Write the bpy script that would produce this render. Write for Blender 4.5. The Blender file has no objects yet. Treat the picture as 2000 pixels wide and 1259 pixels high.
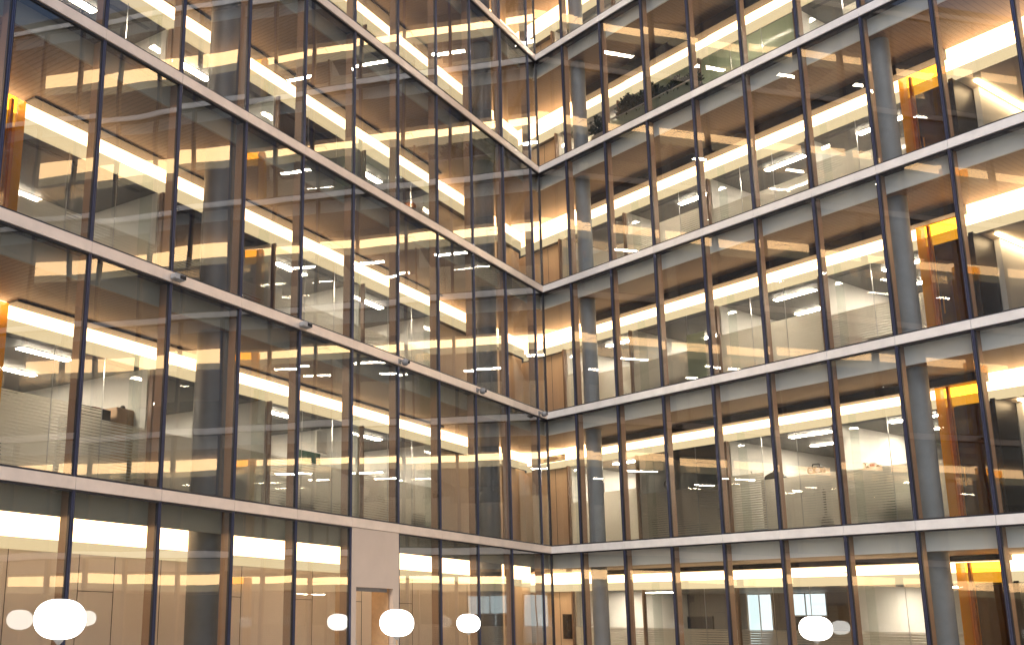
import bpy, bmesh, math, random
from mathutils import Matrix, Vector
random.seed(7)
R = math.radians
scn = bpy.context.scene
COL = scn.collection

# ------------------------------------------------------------------ camera
CAM_C = Vector((-27.57385, -12.95065, 1.66506))
CAM_R = Vector((0.59877013, -0.80081278, 0.01316143))
CAM_U = Vector((-0.18583469, -0.12292723, 0.9748612))
CAM_F = Vector((0.77906341, 0.58616362, 0.22242395))
cd = bpy.data.cameras.new('camera')
cam = bpy.data.objects.new('camera', cd)
COL.objects.link(cam)
m3 = Matrix((CAM_R, CAM_U, -CAM_F)).transposed()
cam.matrix_world = Matrix.Translation(CAM_C) @ m3.to_4x4()
cd.sensor_fit = 'HORIZONTAL'
cd.sensor_width = 36.0
cd.lens = 36.0 * 2012.19 / 2000
cd.shift_x = (1000 - 655.93) / 2000
cd.shift_y = (751.30 - 629.5) / 2000
cd.clip_start = 0.1
cd.clip_end = 2000
scn.camera = cam

# ------------------------------------------------------------------ sky and sun
SUN_DIR = Vector((-0.62, -0.30, 0.72)).normalized()      # towards the sun
wd = bpy.data.worlds.new('World')
scn.world = wd
wd.use_nodes = True
nt = wd.node_tree
nt.nodes.clear()
sky = nt.nodes.new('ShaderNodeTexSky')
sky.sky_type = 'NISHITA'
sky.sun_disc = False
sky.sun_elevation = math.asin(SUN_DIR.z)
sky.sun_rotation = math.atan2(SUN_DIR.x, SUN_DIR.y)
sky.air_density = 1.0
sky.dust_density = 2.5
bg = nt.nodes.new('ShaderNodeBackground')
bg.inputs['Strength'].default_value = 0.085
wo = nt.nodes.new('ShaderNodeOutputWorld')
nt.links.new(sky.outputs[0], bg.inputs['Color'])
nt.links.new(bg.outputs[0], wo.inputs['Surface'])
sl = bpy.data.lights.new('sun', 'SUN')
sl.energy = 0.8
sl.angle = R(14)
sl.color = (1.0, 0.96, 0.9)
so = bpy.data.objects.new('sun', sl)
COL.objects.link(so)
so.rotation_euler = SUN_DIR.to_track_quat('Z', 'Y').to_euler()

scn.view_settings.view_transform = 'Standard'
scn.view_settings.look = 'None'
scn.view_settings.exposure = 0.95
scn.view_settings.gamma = 1.0
try:
    c = scn.cycles
    c.use_denoising = True
    c.max_bounces = 10
    c.diffuse_bounces = 3
    c.glossy_bounces = 3
    c.transmission_bounces = 4
    c.transparent_max_bounces = 24
    c.caustics_reflective = False
    c.caustics_refractive = False
    c.sample_clamp_indirect = 4.0
except Exception:
    pass

# ------------------------------------------------------------------ materials
def nodes(name):
    m = bpy.data.materials.new(name)
    m.use_nodes = True
    t = m.node_tree
    t.nodes.clear()
    out = t.nodes.new('ShaderNodeOutputMaterial')
    return m, t, out

def N(t, kind, **kw):
    n = t.nodes.new(kind)
    for k, v in kw.items():
        if k in n.inputs:
            n.inputs[k].default_value = v
        else:
            setattr(n, k, v)
    return n

def pbr(name, col, rough=0.6, metal=0.0, vary=0.12, scale=3.0, bump=0.0, bscale=40.0, spec=0.5, lines=None):
    """principled surface with a soft procedural mottling, optional fine relief and ruled joints"""
    m, t, out = nodes(name)
    L = t.links.new
    b = N(t, 'ShaderNodeBsdfPrincipled', Roughness=rough, Metallic=metal)
    b.inputs['Specular IOR Level'].default_value = spec
    tc = N(t, 'ShaderNodeTexCoord')
    geo = N(t, 'ShaderNodeNewGeometry')
    n1 = N(t, 'ShaderNodeTexNoise', Scale=scale, Detail=5.0, Roughness=0.6)
    L(geo.outputs['Position'], n1.inputs['Vector'])
    mr = N(t, 'ShaderNodeMapRange')
    mr.inputs['From Min'].default_value = 0.3
    mr.inputs['From Max'].default_value = 0.7
    mr.inputs['To Min'].default_value = 1 - vary
    mr.inputs['To Max'].default_value = 1 + vary
    L(n1.outputs['Fac'], mr.inputs['Value'])
    mul = N(t, 'ShaderNodeVectorMath', operation='SCALE')
    mul.inputs[0].default_value = col[:3]
    L(mr.outputs['Result'], mul.inputs['Scale'])
    src = mul.outputs['Vector']
    if lines:
        axis, pitch, width, dark = lines
        dp = N(t, 'ShaderNodeVectorMath', operation='DOT_PRODUCT')
        dp.inputs[1].default_value = axis
        L(geo.outputs['Position'], dp.inputs[0])
        dv = N(t, 'ShaderNodeMath', operation='DIVIDE'); dv.inputs[1].default_value = pitch
        L(dp.outputs['Value'], dv.inputs[0])
        fr = N(t, 'ShaderNodeMath', operation='FRACT'); L(dv.outputs[0], fr.inputs[0])
        lt = N(t, 'ShaderNodeMath', operation='LESS_THAN'); lt.inputs[1].default_value = width
        L(fr.outputs[0], lt.inputs[0])
        mx = N(t, 'ShaderNodeMix', data_type='RGBA')
        L(lt.outputs[0], mx.inputs['Factor'])
        L(src, mx.inputs[6])
        mx.inputs[7].default_value = (*[c * dark for c in col[:3]], 1)
        src = mx.outputs[2]
    L(src, b.inputs['Base Color'])
    if bump:
        n2 = N(t, 'ShaderNodeTexNoise', Scale=bscale, Detail=3.0)
        L(geo.outputs['Position'], n2.inputs['Vector'])
        bp = N(t, 'ShaderNodeBump', Strength=bump, Distance=0.01)
        L(n2.outputs['Fac'], bp.inputs['Height'])
        L(bp.outputs[0], b.inputs['Normal'])
    L(b.outputs[0], out.inputs['Surface'])
    return m

def emit(name, col, strength):
    m, t, out = nodes(name)
    e = N(t, 'ShaderNodeEmission', Strength=strength)
    e.inputs['Color'].default_value = (*col, 1)
    t.links.new(e.outputs[0], out.inputs['Surface'])
    return m

def glass(name, tint, f0, f90, power, wave, wscale=0.55, refl=(1, 1, 1), rough=0.0):
    """architectural glass: clear see-through plus a mirror film whose strength rises at grazing angles; gently wavy"""
    m, t, out = nodes(name)
    L = t.links.new
    tr = N(t, 'ShaderNodeBsdfTransparent')
    tr.inputs['Color'].default_value = (*tint, 1)
    gl = N(t, 'ShaderNodeBsdfGlossy', Roughness=rough)
    gl.inputs['Color'].default_value = (*refl, 1)
    lw = N(t, 'ShaderNodeLayerWeight', Blend=0.5)
    pw = N(t, 'ShaderNodeMath', operation='POWER'); pw.inputs[1].default_value = power
    L(lw.outputs['Facing'], pw.inputs[0])
    ma = N(t, 'ShaderNodeMath', operation='MULTIPLY_ADD')
    ma.inputs[1].default_value = f90 - f0
    ma.inputs[2].default_value = f0
    L(pw.outputs[0], ma.inputs[0])
    geo = N(t, 'ShaderNodeNewGeometry')
    inv = N(t, 'ShaderNodeMath', operation='SUBTRACT'); inv.inputs[0].default_value = 1.0
    L(geo.outputs['Backfacing'], inv.inputs[1])
    fa = N(t, 'ShaderNodeMath', operation='MULTIPLY')
    L(ma.outputs[0], fa.inputs[0]); L(inv.outputs[0], fa.inputs[1])
    if wave:
        oi = N(t, 'ShaderNodeObjectInfo')
        cx = N(t, 'ShaderNodeMath', operation='MULTIPLY'); cx.inputs[1].default_value = 60.0
        L(oi.outputs['Random'], cx.inputs[0])
        ad = N(t, 'ShaderNodeVectorMath', operation='ADD')
        L(geo.outputs['Position'], ad.inputs[0]); L(cx.outputs[0], ad.inputs[1])
        no = N(t, 'ShaderNodeTexNoise', Scale=wscale, Detail=1.2, Roughness=0.45)
        L(ad.outputs[0], no.inputs['Vector'])
        bp = N(t, 'ShaderNodeBump', Strength=1.0, Distance=wave)
        L(no.outputs['Fac'], bp.inputs['Height'])
        wn = N(t, 'ShaderNodeTexWhiteNoise', noise_dimensions='1D')
        L(oi.outputs['Random'], wn.inputs['W'])
        sb_ = N(t, 'ShaderNodeVectorMath', operation='SUBTRACT'); sb_.inputs[1].default_value = (.5, .5, .5)
        L(wn.outputs['Color'], sb_.inputs[0])
        sc_ = N(t, 'ShaderNodeVectorMath', operation='SCALE'); sc_.inputs['Scale'].default_value = 0.011
        L(sb_.outputs[0], sc_.inputs[0])
        an = N(t, 'ShaderNodeVectorMath', operation='ADD')
        L(bp.outputs[0], an.inputs[0]); L(sc_.outputs[0], an.inputs[1])
        nn = N(t, 'ShaderNodeVectorMath', operation='NORMALIZE'); L(an.outputs[0], nn.inputs[0])
        L(nn.outputs[0], gl.inputs['Normal'])
    mx = N(t, 'ShaderNodeMixShader')
    L(fa.outputs[0], mx.inputs['Fac']); L(tr.outputs[0], mx.inputs[1]); L(gl.outputs[0], mx.inputs[2])
    L(mx.outputs[0], out.inputs['Surface'])
    return m

def film(name, col, pitch, stripes, dens):
    """frosted film: milky translucent vinyl, ruled into horizontal bands whose width drifts"""
    m, t, out = nodes(name)
    L = t.links.new
    tl = N(t, 'ShaderNodeBsdfTranslucent'); tl.inputs['Color'].default_value = (*col, 1)
    df = N(t, 'ShaderNodeBsdfDiffuse'); df.inputs['Color'].default_value = (*[c * 0.8 for c in col], 1)
    mm = N(t, 'ShaderNodeMixShader', Fac=0.35)
    L(tl.outputs[0], mm.inputs[1]); L(df.outputs[0], mm.inputs[2])
    tr = N(t, 'ShaderNodeBsdfTransparent')
    geo = N(t, 'ShaderNodeNewGeometry')
    sx = N(t, 'ShaderNodeSeparateXYZ'); L(geo.outputs['Position'], sx.inputs[0])
    dv = N(t, 'ShaderNodeMath', operation='DIVIDE'); dv.inputs[1].default_value = pitch
    L(sx.outputs['Z'], dv.inputs[0])
    fr = N(t, 'ShaderNodeMath', operation='FRACT'); L(dv.outputs[0], fr.inputs[0])
    no = N(t, 'ShaderNodeTexNoise', Scale=0.9, Detail=2.0)
    L(geo.outputs['Position'], no.inputs['Vector'])
    mr = N(t, 'ShaderNodeMapRange')
    mr.inputs['From Min'].default_value = 0.35; mr.inputs['From Max'].default_value = 0.65
    mr.inputs['To Min'].default_value = 1.0; mr.inputs['To Max'].default_value = 1.0 - stripes
    L(no.outputs['Fac'], mr.inputs['Value'])
    lt = N(t, 'ShaderNodeMath', operation='LESS_THAN'); L(fr.outputs[0], lt.inputs[0]); L(mr.outputs['Result'], lt.inputs[1])
    mu = N(t, 'ShaderNodeMath', operation='MULTIPLY'); mu.inputs[1].default_value = dens
    L(lt.outputs[0], mu.inputs[0])
    mx = N(t, 'ShaderNodeMixShader')
    L(mu.outputs[0], mx.inputs['Fac']); L(tr.outputs[0], mx.inputs[1]); L(mm.outputs[0], mx.inputs[2])
    L(mx.outputs[0], out.inputs['Surface'])
    return m

DR = Vector((-0.34202014, -0.93969262, 0))
NR = Vector((0.93969262, -0.34202014, 0))
M = {}
M['band'] = pbr('anodised_band', (0.80, 0.79, 0.79), 0.40, 0.2, 0.09, 2.5)
M['bandL'] = pbr('warm_lit_band', (0.74, 0.62, 0.53), 0.42, 0.2, 0.09, 2.5)  # same metal as the right band, warm reflected light put into the colour
M['mullion'] = pbr('dark_navy_metal', (0.08, 0.092, 0.165), 0.28, 0.6, 0.1)
M['frame'] = pbr('black_gasket', (0.016, 0.016, 0.024), 0.45, 0.0, 0.1)
M['fin'] = pbr('bronze_fin', (0.27, 0.17, 0.11), 0.5, 0.0, 0.07, 2.0)
M['downstandR'] = pbr('lit_blind_box', (0.74, 0.80, 0.82), 0.55, 0.0, 0.05, 1.0)  # same blind box, lightened for the daylight falling on the right wing
M['downstandL'] = pbr('shaded_blind_box', (0.29, 0.285, 0.235), 0.55, 0.0, 0.05, 1.0)  # same blind box, its shade on the left wing put into the colour
M['soffit'] = pbr('dark_soffit', (0.06, 0.06, 0.065), 0.6)
M['ceilL'] = pbr('slatted_ceiling_a', (0.24, 0.165, 0.115), 0.6, 0, 0.06, 0.8, lines=((1, 0, 0), 0.11, 0.16, 0.62))
M['ceilR'] = pbr('slatted_ceiling_b', (0.25, 0.172, 0.12), 0.6, 0, 0.06, 0.8, lines=(tuple(DR), 0.11, 0.12, 0.7))
M['ledge'] = pbr('dark_ledge', (0.05, 0.045, 0.047), 0.6)
M['cream'] = pbr('cream_fascia', (0.80, 0.70, 0.50), 0.6, 0, 0.03)
M['office_ceil'] = pbr('grey_metal_ceiling', (0.17, 0.16, 0.145), 0.55, 0, 0.05, 1.0, lines=((0.3, 0.7, 0), 0.6, 0.012, 0.45))
M['white_wall'] = pbr('white_plaster', (0.80, 0.79, 0.75), 0.8, 0, 0.04, 1.2)
M['grey_wall'] = pbr('grey_plaster', (0.15, 0.14, 0.13), 0.8, 0, 0.1, 0.7)
M['beige'] = pbr('beige_panelling', (0.80, 0.65, 0.51), 0.55, 0, 0.04, 0.9)
M['taupe'] = pbr('taupe_cladding', (0.56, 0.45, 0.37), 0.55, 0, 0.05, 1.2)
M['joint'] = pbr('joint_shadow_gap', (0.08, 0.06, 0.05), 0.8)
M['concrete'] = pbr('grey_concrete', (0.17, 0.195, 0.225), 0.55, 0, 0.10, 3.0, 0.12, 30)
M['concreteL'] = pbr('shaded_concrete', (0.095, 0.10, 0.112), 0.5, 0, 0.12, 3.0, 0.12, 30)  # same concrete, darkened to put the left columns in shade
M['carpet'] = pbr('dark_carpet', (0.10, 0.095, 0.09), 0.95, 0, 0.2, 8)
M['stone'] = pbr('court_stone', (0.42, 0.40, 0.37), 0.5, 0, 0.12, 0.8)
M['roof'] = pbr('roof_felt', (0.16, 0.16, 0.16), 0.9)
M['steel'] = pbr('brushed_steel', (0.55, 0.55, 0.54), 0.35, 0.8, 0.05)
M['black'] = pbr('black_plastic', (0.02, 0.02, 0.022), 0.4)
M['darkwood'] = pbr('dark_stained_wood', (0.012, 0.008, 0.007), 0.4, 0, 0.2, 4)
M['white_plastic'] = pbr('white_plastic', (0.68, 0.68, 0.66), 0.4)
M['camera_grey'] = pbr('camera_grey', (0.34, 0.34, 0.35), 0.4)
M['grey_plastic'] = pbr('grey_plastic', (0.20, 0.20, 0.21), 0.45)
M['cabinet'] = pbr('grey_cabinet', (0.38, 0.38, 0.36), 0.45, 0.1, 0.05)
M['oak'] = pbr('pale_oak', (0.42, 0.27, 0.15), 0.5, 0, 0.12, 9)
M['orange'] = pbr('orange_fabric', (0.62, 0.20, 0.05), 0.85)
M['red'] = pbr('red_card', (0.42, 0.04, 0.035), 0.6)
M['blue'] = pbr('blue_card', (0.08, 0.20, 0.42), 0.6)
M['green'] = pbr('green_card', (0.07, 0.16, 0.11), 0.6)
M['paper'] = pbr('white_paper', (0.74, 0.73, 0.69), 0.8)
M['brown_box'] = pbr('brown_cardboard', (0.30, 0.19, 0.11), 0.8)
M['leaf'] = pbr('dark_leaf', (0.018, 0.032, 0.014), 0.6, 0, 0.4, 12)
M['soil'] = pbr('soil', (0.03, 0.022, 0.016), 0.95)
M['screen'] = pbr('dark_screen', (0.012, 0.016, 0.025), 0.12)
M['skin'] = pbr('skin', (0.45, 0.28, 0.2), 0.6)
M['strip'] = emit('warm_cove_light', (1.0, 0.62, 0.30), 4.9)
M['strip_low'] = emit('backlit_cream_diffuser', (1.0, 0.79, 0.46), 0.52)
M['tube'] = emit('white_office_light', (1.0, 0.88, 0.72), 72)
M['room_glow'] = emit('far_room_glow', (0.74, 0.92, 1.0), 0.85)  # glowing panel, stands in for a lit room further back
M['globe'] = emit('opal_globe', (1.0, 0.96, 0.88), 3.2)
M['washer'] = emit('warm_wall_washer', (1.0, 0.74, 0.42), 12.0)
M['spot'] = emit('corridor_fill_lamp', (1.0, 0.80, 0.54), 170)
M['fill_downlight'] = emit('corner_fill_lamp', (1.0, 0.80, 0.52), 110)
M['glassL'] = glass('facade_glass_a', (0.935, 0.925, 0.90), 0.10, 0.95, 2.6, 0.0075, 0.42)
M['glassR'] = glass('facade_glass_b', (0.95, 0.945, 0.93), 0.08, 0.95, 2.8, 0.004, 0.42)
M['inner_glass'] = glass('partition_glass', (0.975, 0.97, 0.955), 0.03, 0.6, 4.0, 0.0)
M['green_glass'] = glass('green_edge_glass', (0.94, 0.965, 0.95), 0.05, 0.7, 4.0, 0.0)
M['amber'] = glass('amber_glass', (1.0, 0.74, 0.22), 0.05, 0.7, 4.0, 0.0)
M['amber_frost'] = film('frosted_amber_glass', (1.0, 0.62, 0.07), 0.1, 0.0, 0.72)
M['film'] = film('frosted_striped_film', (0.94, 0.90, 0.80), 0.062, 0.27, 0.9)
M['film_plain'] = film('frosted_plain_film', (0.95, 0.91, 0.81), 0.062, 0.05, 0.86)
M['film_green'] = film('frosted_green_film', (0.60, 0.66, 0.52), 0.062, 0.0, 0.93)

# ------------------------------------------------------------------ mesh helpers
def wing(w, s, d, z):
    """facade coordinates: s metres from the corner along the facade, d metres behind the glass, z up"""
    if w == 'L':
        return Vector((-s, d, z))
    p = DR * s + NR * d
    return Vector((p.x, p.y, z))

ROT = {'L': 0.0, 'R': math.atan2(DR.y, DR.x)}

class MB:
    def __init__(self):
        self.bm = bmesh.new()
    def hexa(self, P):
        v = [self.bm.verts.new(p) for p in P]
        for f in ((0, 1, 2, 3), (7, 6, 5, 4), (0, 4, 5, 1), (1, 5, 6, 2), (2, 6, 7, 3), (3, 7, 4, 0)):
            self.bm.faces.new([v[i] for i in f])
        return self
    def box(self, x0, x1, y0, y1, z0, z1):
        return self.hexa([(x0, y0, z0), (x0, y1, z0), (x1, y1, z0), (x1, y0, z0), (x0, y0, z1), (x0, y1, z1), (x1, y1, z1), (x1, y0, z1)])
    def wbox(self, w, s0, s1, d0, d1, z0, z1, c0=False):
        """box in facade coordinates; c0: its near end is mitred along the corner's bisector"""
        a0, a1 = (-1.42815 * d0, -1.42815 * d1) if c0 else (s0, s0)
        q = [(a0, d0), (a1, d1), (s1, d1), (s1, d0)]
        return self.hexa([wing(w, s, d, z0) for s, d in q] + [wing(w, s, d, z1) for s, d in q])
    def lathe(self, prof, n=24, o=(0, 0, 0), sx=1.0, sy=1.0):
        rings = []
        for r, z in prof:
            if r < 1e-6:
                rings.append([self.bm.verts.new((o[0], o[1], o[2] + z))])
            else:
                rings.append([self.bm.verts.new((o[0] + sx * r * math.cos(2 * math.pi * i / n), o[1] + sy * r * math.sin(2 * math.pi * i / n), o[2] + z)) for i in range(n)])
        for a, b in zip(rings, rings[1:]):
            for i in range(n):
                j = (i + 1) % n
                if len(a) == 1 and len(b) == 1:
                    continue
                if len(a) == 1:
                    self.bm.faces.new((a[0], b[i], b[j]))
                elif len(b) == 1:
                    self.bm.faces.new((a[i], a[j], b[0]))
                else:
                    self.bm.faces.new((a[i], a[j], b[j], b[i]))
        if len(rings[0]) > 1:
            self.bm.faces.new(rings[0][::-1])
        if len(rings[-1]) > 1:
            self.bm.faces.new(rings[-1])
        return self
    def outline(self, pts, y0, y1):
        """an outline in x,z given depth y0..y1"""
        a = [self.bm.verts.new((x, y0, z)) for x, z in pts]
        b = [self.bm.verts.new((x, y1, z)) for x, z in pts]
        self.bm.faces.new(a); self.bm.faces.new(b[::-1])
        for i in range(len(pts)):
            j = (i + 1) % len(pts)
            self.bm.faces.new((a[i], b[i], b[j], a[j]))
        return self
    def tube(self, p, q, r, n=10):
        p, q = Vector(p), Vector(q)
        d = (q - p).normalized()
        u = d.orthogonal().normalized(); v = d.cross(u)
        A = [self.bm.verts.new(p + r * (math.cos(2 * math.pi * i / n) * u + math.sin(2 * math.pi * i / n) * v)) for i in range(n)]
        B = [self.bm.verts.new(q + r * (math.cos(2 * math.pi * i / n) * u + math.sin(2 * math.pi * i / n) * v)) for i in range(n)]
        for i in range(n):
            j = (i + 1) % n
            self.bm.faces.new((A[i], A[j], B[j], B[i]))
        self.bm.faces.new(A[::-1]); self.bm.faces.new(B)
        return self

def obj(name, mb, mat, parent=None, bevel=0.0, smooth=False, recentre=True):
    bm = mb.bm
    bmesh.ops.recalc_face_normals(bm, faces=bm.faces)
    off = Vector((0, 0, 0))
    if recentre and parent is None:
        xs = [v.co for v in bm.verts]
        off = Vector(((min(v.x for v in xs) + max(v.x for v in xs)) / 2, (min(v.y for v in xs) + max(v.y for v in xs)) / 2, min(v.z for v in xs)))
        bmesh.ops.translate(bm, verts=bm.verts, vec=-off)
    me = bpy.data.meshes.new(name)
    bm.to_mesh(me); bm.free()
    me.materials.append(M[mat] if isinstance(mat, str) else mat)
    if smooth:
        for p in me.polygons:
            p.use_smooth = True
    o = bpy.data.objects.new(name, me)
    COL.objects.link(o)
    o.location = off
    if parent is not None:
        o.parent = parent
    if smooth:
        try:
            me.set_sharp_from_angle(angle=R(40))
        except Exception:
            pass
    if bevel:
        b = o.modifiers.new('bevel', 'BEVEL'); b.width = bevel; b.segments = 2; b.limit_method = 'ANGLE'
    return o

def tag(o, label, cat, group=None):
    o['label'] = label
    o['category'] = cat
    if group:
        o['group'] = group
    return o

def thing(name, label, cat, loc=(0, 0, 0), rz=0.0, group=None):
    o = bpy.data.objects.new(name, None)
    o.empty_display_size = 0.2
    COL.objects.link(o)
    o.location = loc
    o.rotation_euler = (0, 0, rz)
    return tag(o, label, cat, group)

def copy_tree(o, parent=None):
    c = o.copy(); COL.objects.link(c)
    if parent is not None:
        c.parent = parent
        c.matrix_parent_inverse = o.matrix_parent_inverse.copy()
    for ch in list(o.children):
        copy_tree(ch, c)
    return c

def at(w, s, d, z, rz=0.0):
    return dict(loc=wing(w, s, d, z), rz=ROT[w] + rz)

# ------------------------------------------------------------------ dimensions
A0 = {'L': 0.57984, 'R': 1.18206}      # first mullion from the corner
BAY = {'L': 1.84351, 'R': 1.53515}     # bay width
NB = {'L': 14, 'R': 13}                # mullions along each wing
Z = [3.6, 7.5, 11.40, 15.282, 19.138, 23.0, 26.9]    # undersides of the bands
BH = 0.20
NS = 6
DEP = 2.25                             # corridor depth
BACK = 7.6
def floor_z(k): return 0.02 if k == 0 else Z[k - 1] + BH
def mull(w, i): return 0.0 if i == 0 else A0[w] + (i - 1) * BAY[w]
# strip top, strip bottom, fascia bottom below each band
FAS = {'L': [(-.20, -.60, -.81), (-.46, -.71, -.92), (-.45, -.74, -.97), (-.46, -.76, -1.0), (-.46, -.76, -1.0), (-.46, -.76, -1.0)],
       'R': [(-.53, -.75, -.97), (-.60, -.81, -1.0), (-.63, -.90, -1.10), (-.67, -.97, -1.20), (-.72, -1.0, -1.25), (-.72, -1.0, -1.25)]}
FLOORW = ['ground floor', 'first floor', 'second floor', 'third floor', 'fourth floor', 'fifth floor']
SIDE = {'L': 'left facade', 'R': 'right facade'}
ORD = ['corner', 'first', 'second', 'third', 'fourth', 'fifth', 'sixth', 'seventh', 'eighth', 'ninth', 'tenth', 'eleventh', 'twelfth', 'thirteenth', 'fourteenth']
LEDGE = {'L': (2.6, 17.1), 'R': (-0.35, 11.1)}
END = {w: mull(w, NB[w]) for w in 'LR'}

# ------------------------------------------------------------------ ground
g = MB().box(-160, 160, -160, 160, -0.3, 0.0)
o = obj('ground', g, 'stone'); o['kind'] = 'structure'

# ------------------------------------------------------------------ the two wings
def build_wing(w):
    G = 'glass' + w
    root = thing('office_wing', {'L': 'glazed office wing running away on the left, wide bays and warm-lit metal bands',
                                 'R': 'glazed office wing on the right, narrow bays and pale metal bands'}[w], 'building')
    end = END[w]
    for k in range(NS):
        fz, zt = floor_z(k), Z[k]
        zc = zt - 0.41
        st, sm, sb = (zt + v for v in FAS[w][k])
        raised = (w == 'L' and k == 0)
        zcc = zt - 0.14 if raised else zc
        # slab, soffit, blind box, ceiling
        sl = obj('floor_slab', MB().wbox(w, 0, end, 0.03, BACK, zt + 0.004, zt + BH - 0.012, True), 'soffit', root)
        obj('carpet', MB().wbox(w, 0, end, 0.09, BACK - .02, zt + BH - 0.010, zt + BH, True), 'carpet', sl)
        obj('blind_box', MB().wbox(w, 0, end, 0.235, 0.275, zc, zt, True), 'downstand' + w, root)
        obj('corridor_ceiling', MB().wbox(w, 0, end, 0.28, DEP + .2, zcc, zcc + 0.05, True), 'ceil' + w, root)
        # bulkhead with its light strip
        bh = MB()
        bh.wbox(w, 0, end, DEP, DEP + .12, sb, sm, True)
        bo = obj('bulkhead', bh, 'strip_low', root)
        top = zcc - .004 if raised else st
        obj('light_strip', MB().wbox(w, 0, end, DEP + .012, DEP + .06, sm + .003, top, True), 'strip', bo)
        if not raised:
            obj('upper_glow', MB().wbox(w, 0, LEDGE[w][0], DEP + .02, DEP + .1, st + .003, zcc - .003, True).wbox(w, LEDGE[w][1], end, DEP + .02, DEP + .1, st + .003, zcc - .003), 'strip', bo)  # made emissive to imitate the light washing up to the ceiling
            obj('shade_box', MB().wbox(w, LEDGE[w][0] + .002, LEDGE[w][1] - .002, DEP - 0.30, DEP + .1, st + .004, zcc - .004), 'ledge', bo)  # near-black box added to keep strip light off the ceiling edge
        # office ceiling, rear wall
        if not raised:
            le = LEDGE[w][1] + .05
            obj('office_ceiling', MB().wbox(w, -3.0, le, DEP + .13, BACK, sb + .03, sb + .07), 'office_ceil', root)
            obj('lobby_ceiling', MB().wbox(w, le + .002, end, DEP + .13, BACK, sb + .03, sb + .07), 'beige', root)
        if not (w == 'R' and k == 0):
            obj('rear_wall', MB().wbox(w, -6 if w == 'R' else -3, end, BACK, BACK + .2, fz, zt), 'grey_wall', root)
        obj('end_wall', MB().wbox(w, end, end + .2, 0.06, BACK, fz, zt), 'grey_wall', root)
        # glazing
        for i in range(NB[w]):
            s0, s1 = mull(w, i), mull(w, i + 1)
            a, b = s0 + (0.012 if i == 0 else 0.03), s1 - 0.03
            if not (w == 'L' and k == 0 and i == 5):
                f = MB()
                f.wbox(w, a, b, -0.035, 0.03, fz + .004, fz + .034).wbox(w, a, b, -0.035, 0.03, zt - .034, zt - .004)
                f.wbox(w, a, a + .016, -0.02, 0.03, fz + .034, zt - .034).wbox(w, b - .016, b, -0.02, 0.03, fz + .034, zt - .034)
                wi = obj('window', f, 'frame', root)
                obj('pane', MB().wbox(w, a + .014, b - .014, -0.004, 0.010, fz + .03, zt - .03), G, wi)
            # mullion with its fin behind the glass
            ml = MB()
            ml.wbox(w, s1 - .024, s1 - .009, -0.034, 0.05, fz + .004, zt - .004).wbox(w, s1 + .009, s1 + .024, -0.034, 0.05, fz + .004, zt - .004)
            ml.wbox(w, s1 - .009, s1 + .009, -0.016, 0.05, fz + .004, zt - .004)
            mo = obj('mullion', ml, 'mullion', root)
            obj('fin', MB().wbox(w, s1 - .022, s1 + .022, 0.052, 0.233, fz + .004, zt - .004), 'fin', mo)
            # band panel
            bp = MB()
            bp.wbox(w, s0 + (0 if i == 0 else .004), s1 - .004, -0.06, 0.028, zt + .002, zt + BH - .002, i == 0)
            obj('band_panel', bp, 'bandL' if w == 'L' else 'band', root, bevel=0.004)
        # columns
        for i in (COLS[w]):
            s = mull(w, i)
            r = {'L': 0.315, 'R': 0.22}[w]
            c = wing(w, s, 0.66, 0)
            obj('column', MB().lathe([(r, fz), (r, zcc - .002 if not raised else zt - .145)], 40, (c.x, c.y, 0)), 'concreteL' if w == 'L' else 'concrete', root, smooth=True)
    zt = Z[NS - 1] + BH
    obj('roof', MB().wbox(w, 0, end, -0.05, BACK + .2, zt + .01, zt + .25, True), 'roof', root)
    return root

COLS = {'L': (2, 8), 'R': (1, 7)}
ROOTS = {w: build_wing(w) for w in 'LR'}

# ------------------------------------------------------------------ solid bay with a doorway on the ground floor of the left wing
s0, s1 = mull('L', 5), mull('L', 6)
pw = MB()
pw.wbox('L', s0 + .03, 8.22, -0.05, 0.05, 0.02, 3.596).wbox('L', 9.62, s1 - .03, -0.05, 0.05, 0.02, 3.596).wbox('L', 8.22, 9.62, -0.05, 0.05, 2.36, 3.596)
t = thing('wall_panel', 'solid taupe metal wall panel with a dark doorway opening between ground floor windows', 'wall', wing('L', 8.9, 0, 0))
t.location = (0, 0, 0)
obj('cladding', pw, 'taupe', t)
obj('door_lining', MB().wbox('L', 8.222, 8.262, 0.055, 0.5, .02, 2.40).wbox('L', 9.578, 9.618, 0.055, 0.5, .02, 2.40), 'oak', t)
obj('door_closer', MB().wbox('L', 8.3, 9.55, 0.06, 0.16, 2.28, 2.36), 'grey_plastic', t)
obj('pull_handle', MB().tube(wing('L', 9.53, 0.02, .3), wing('L', 9.53, 0.02, 1.25), .018).tube(wing('L', 9.53, 0.02, 1.25), wing('L', 9.45, 0.06, 1.25), .018), 'steel', t)
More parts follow.
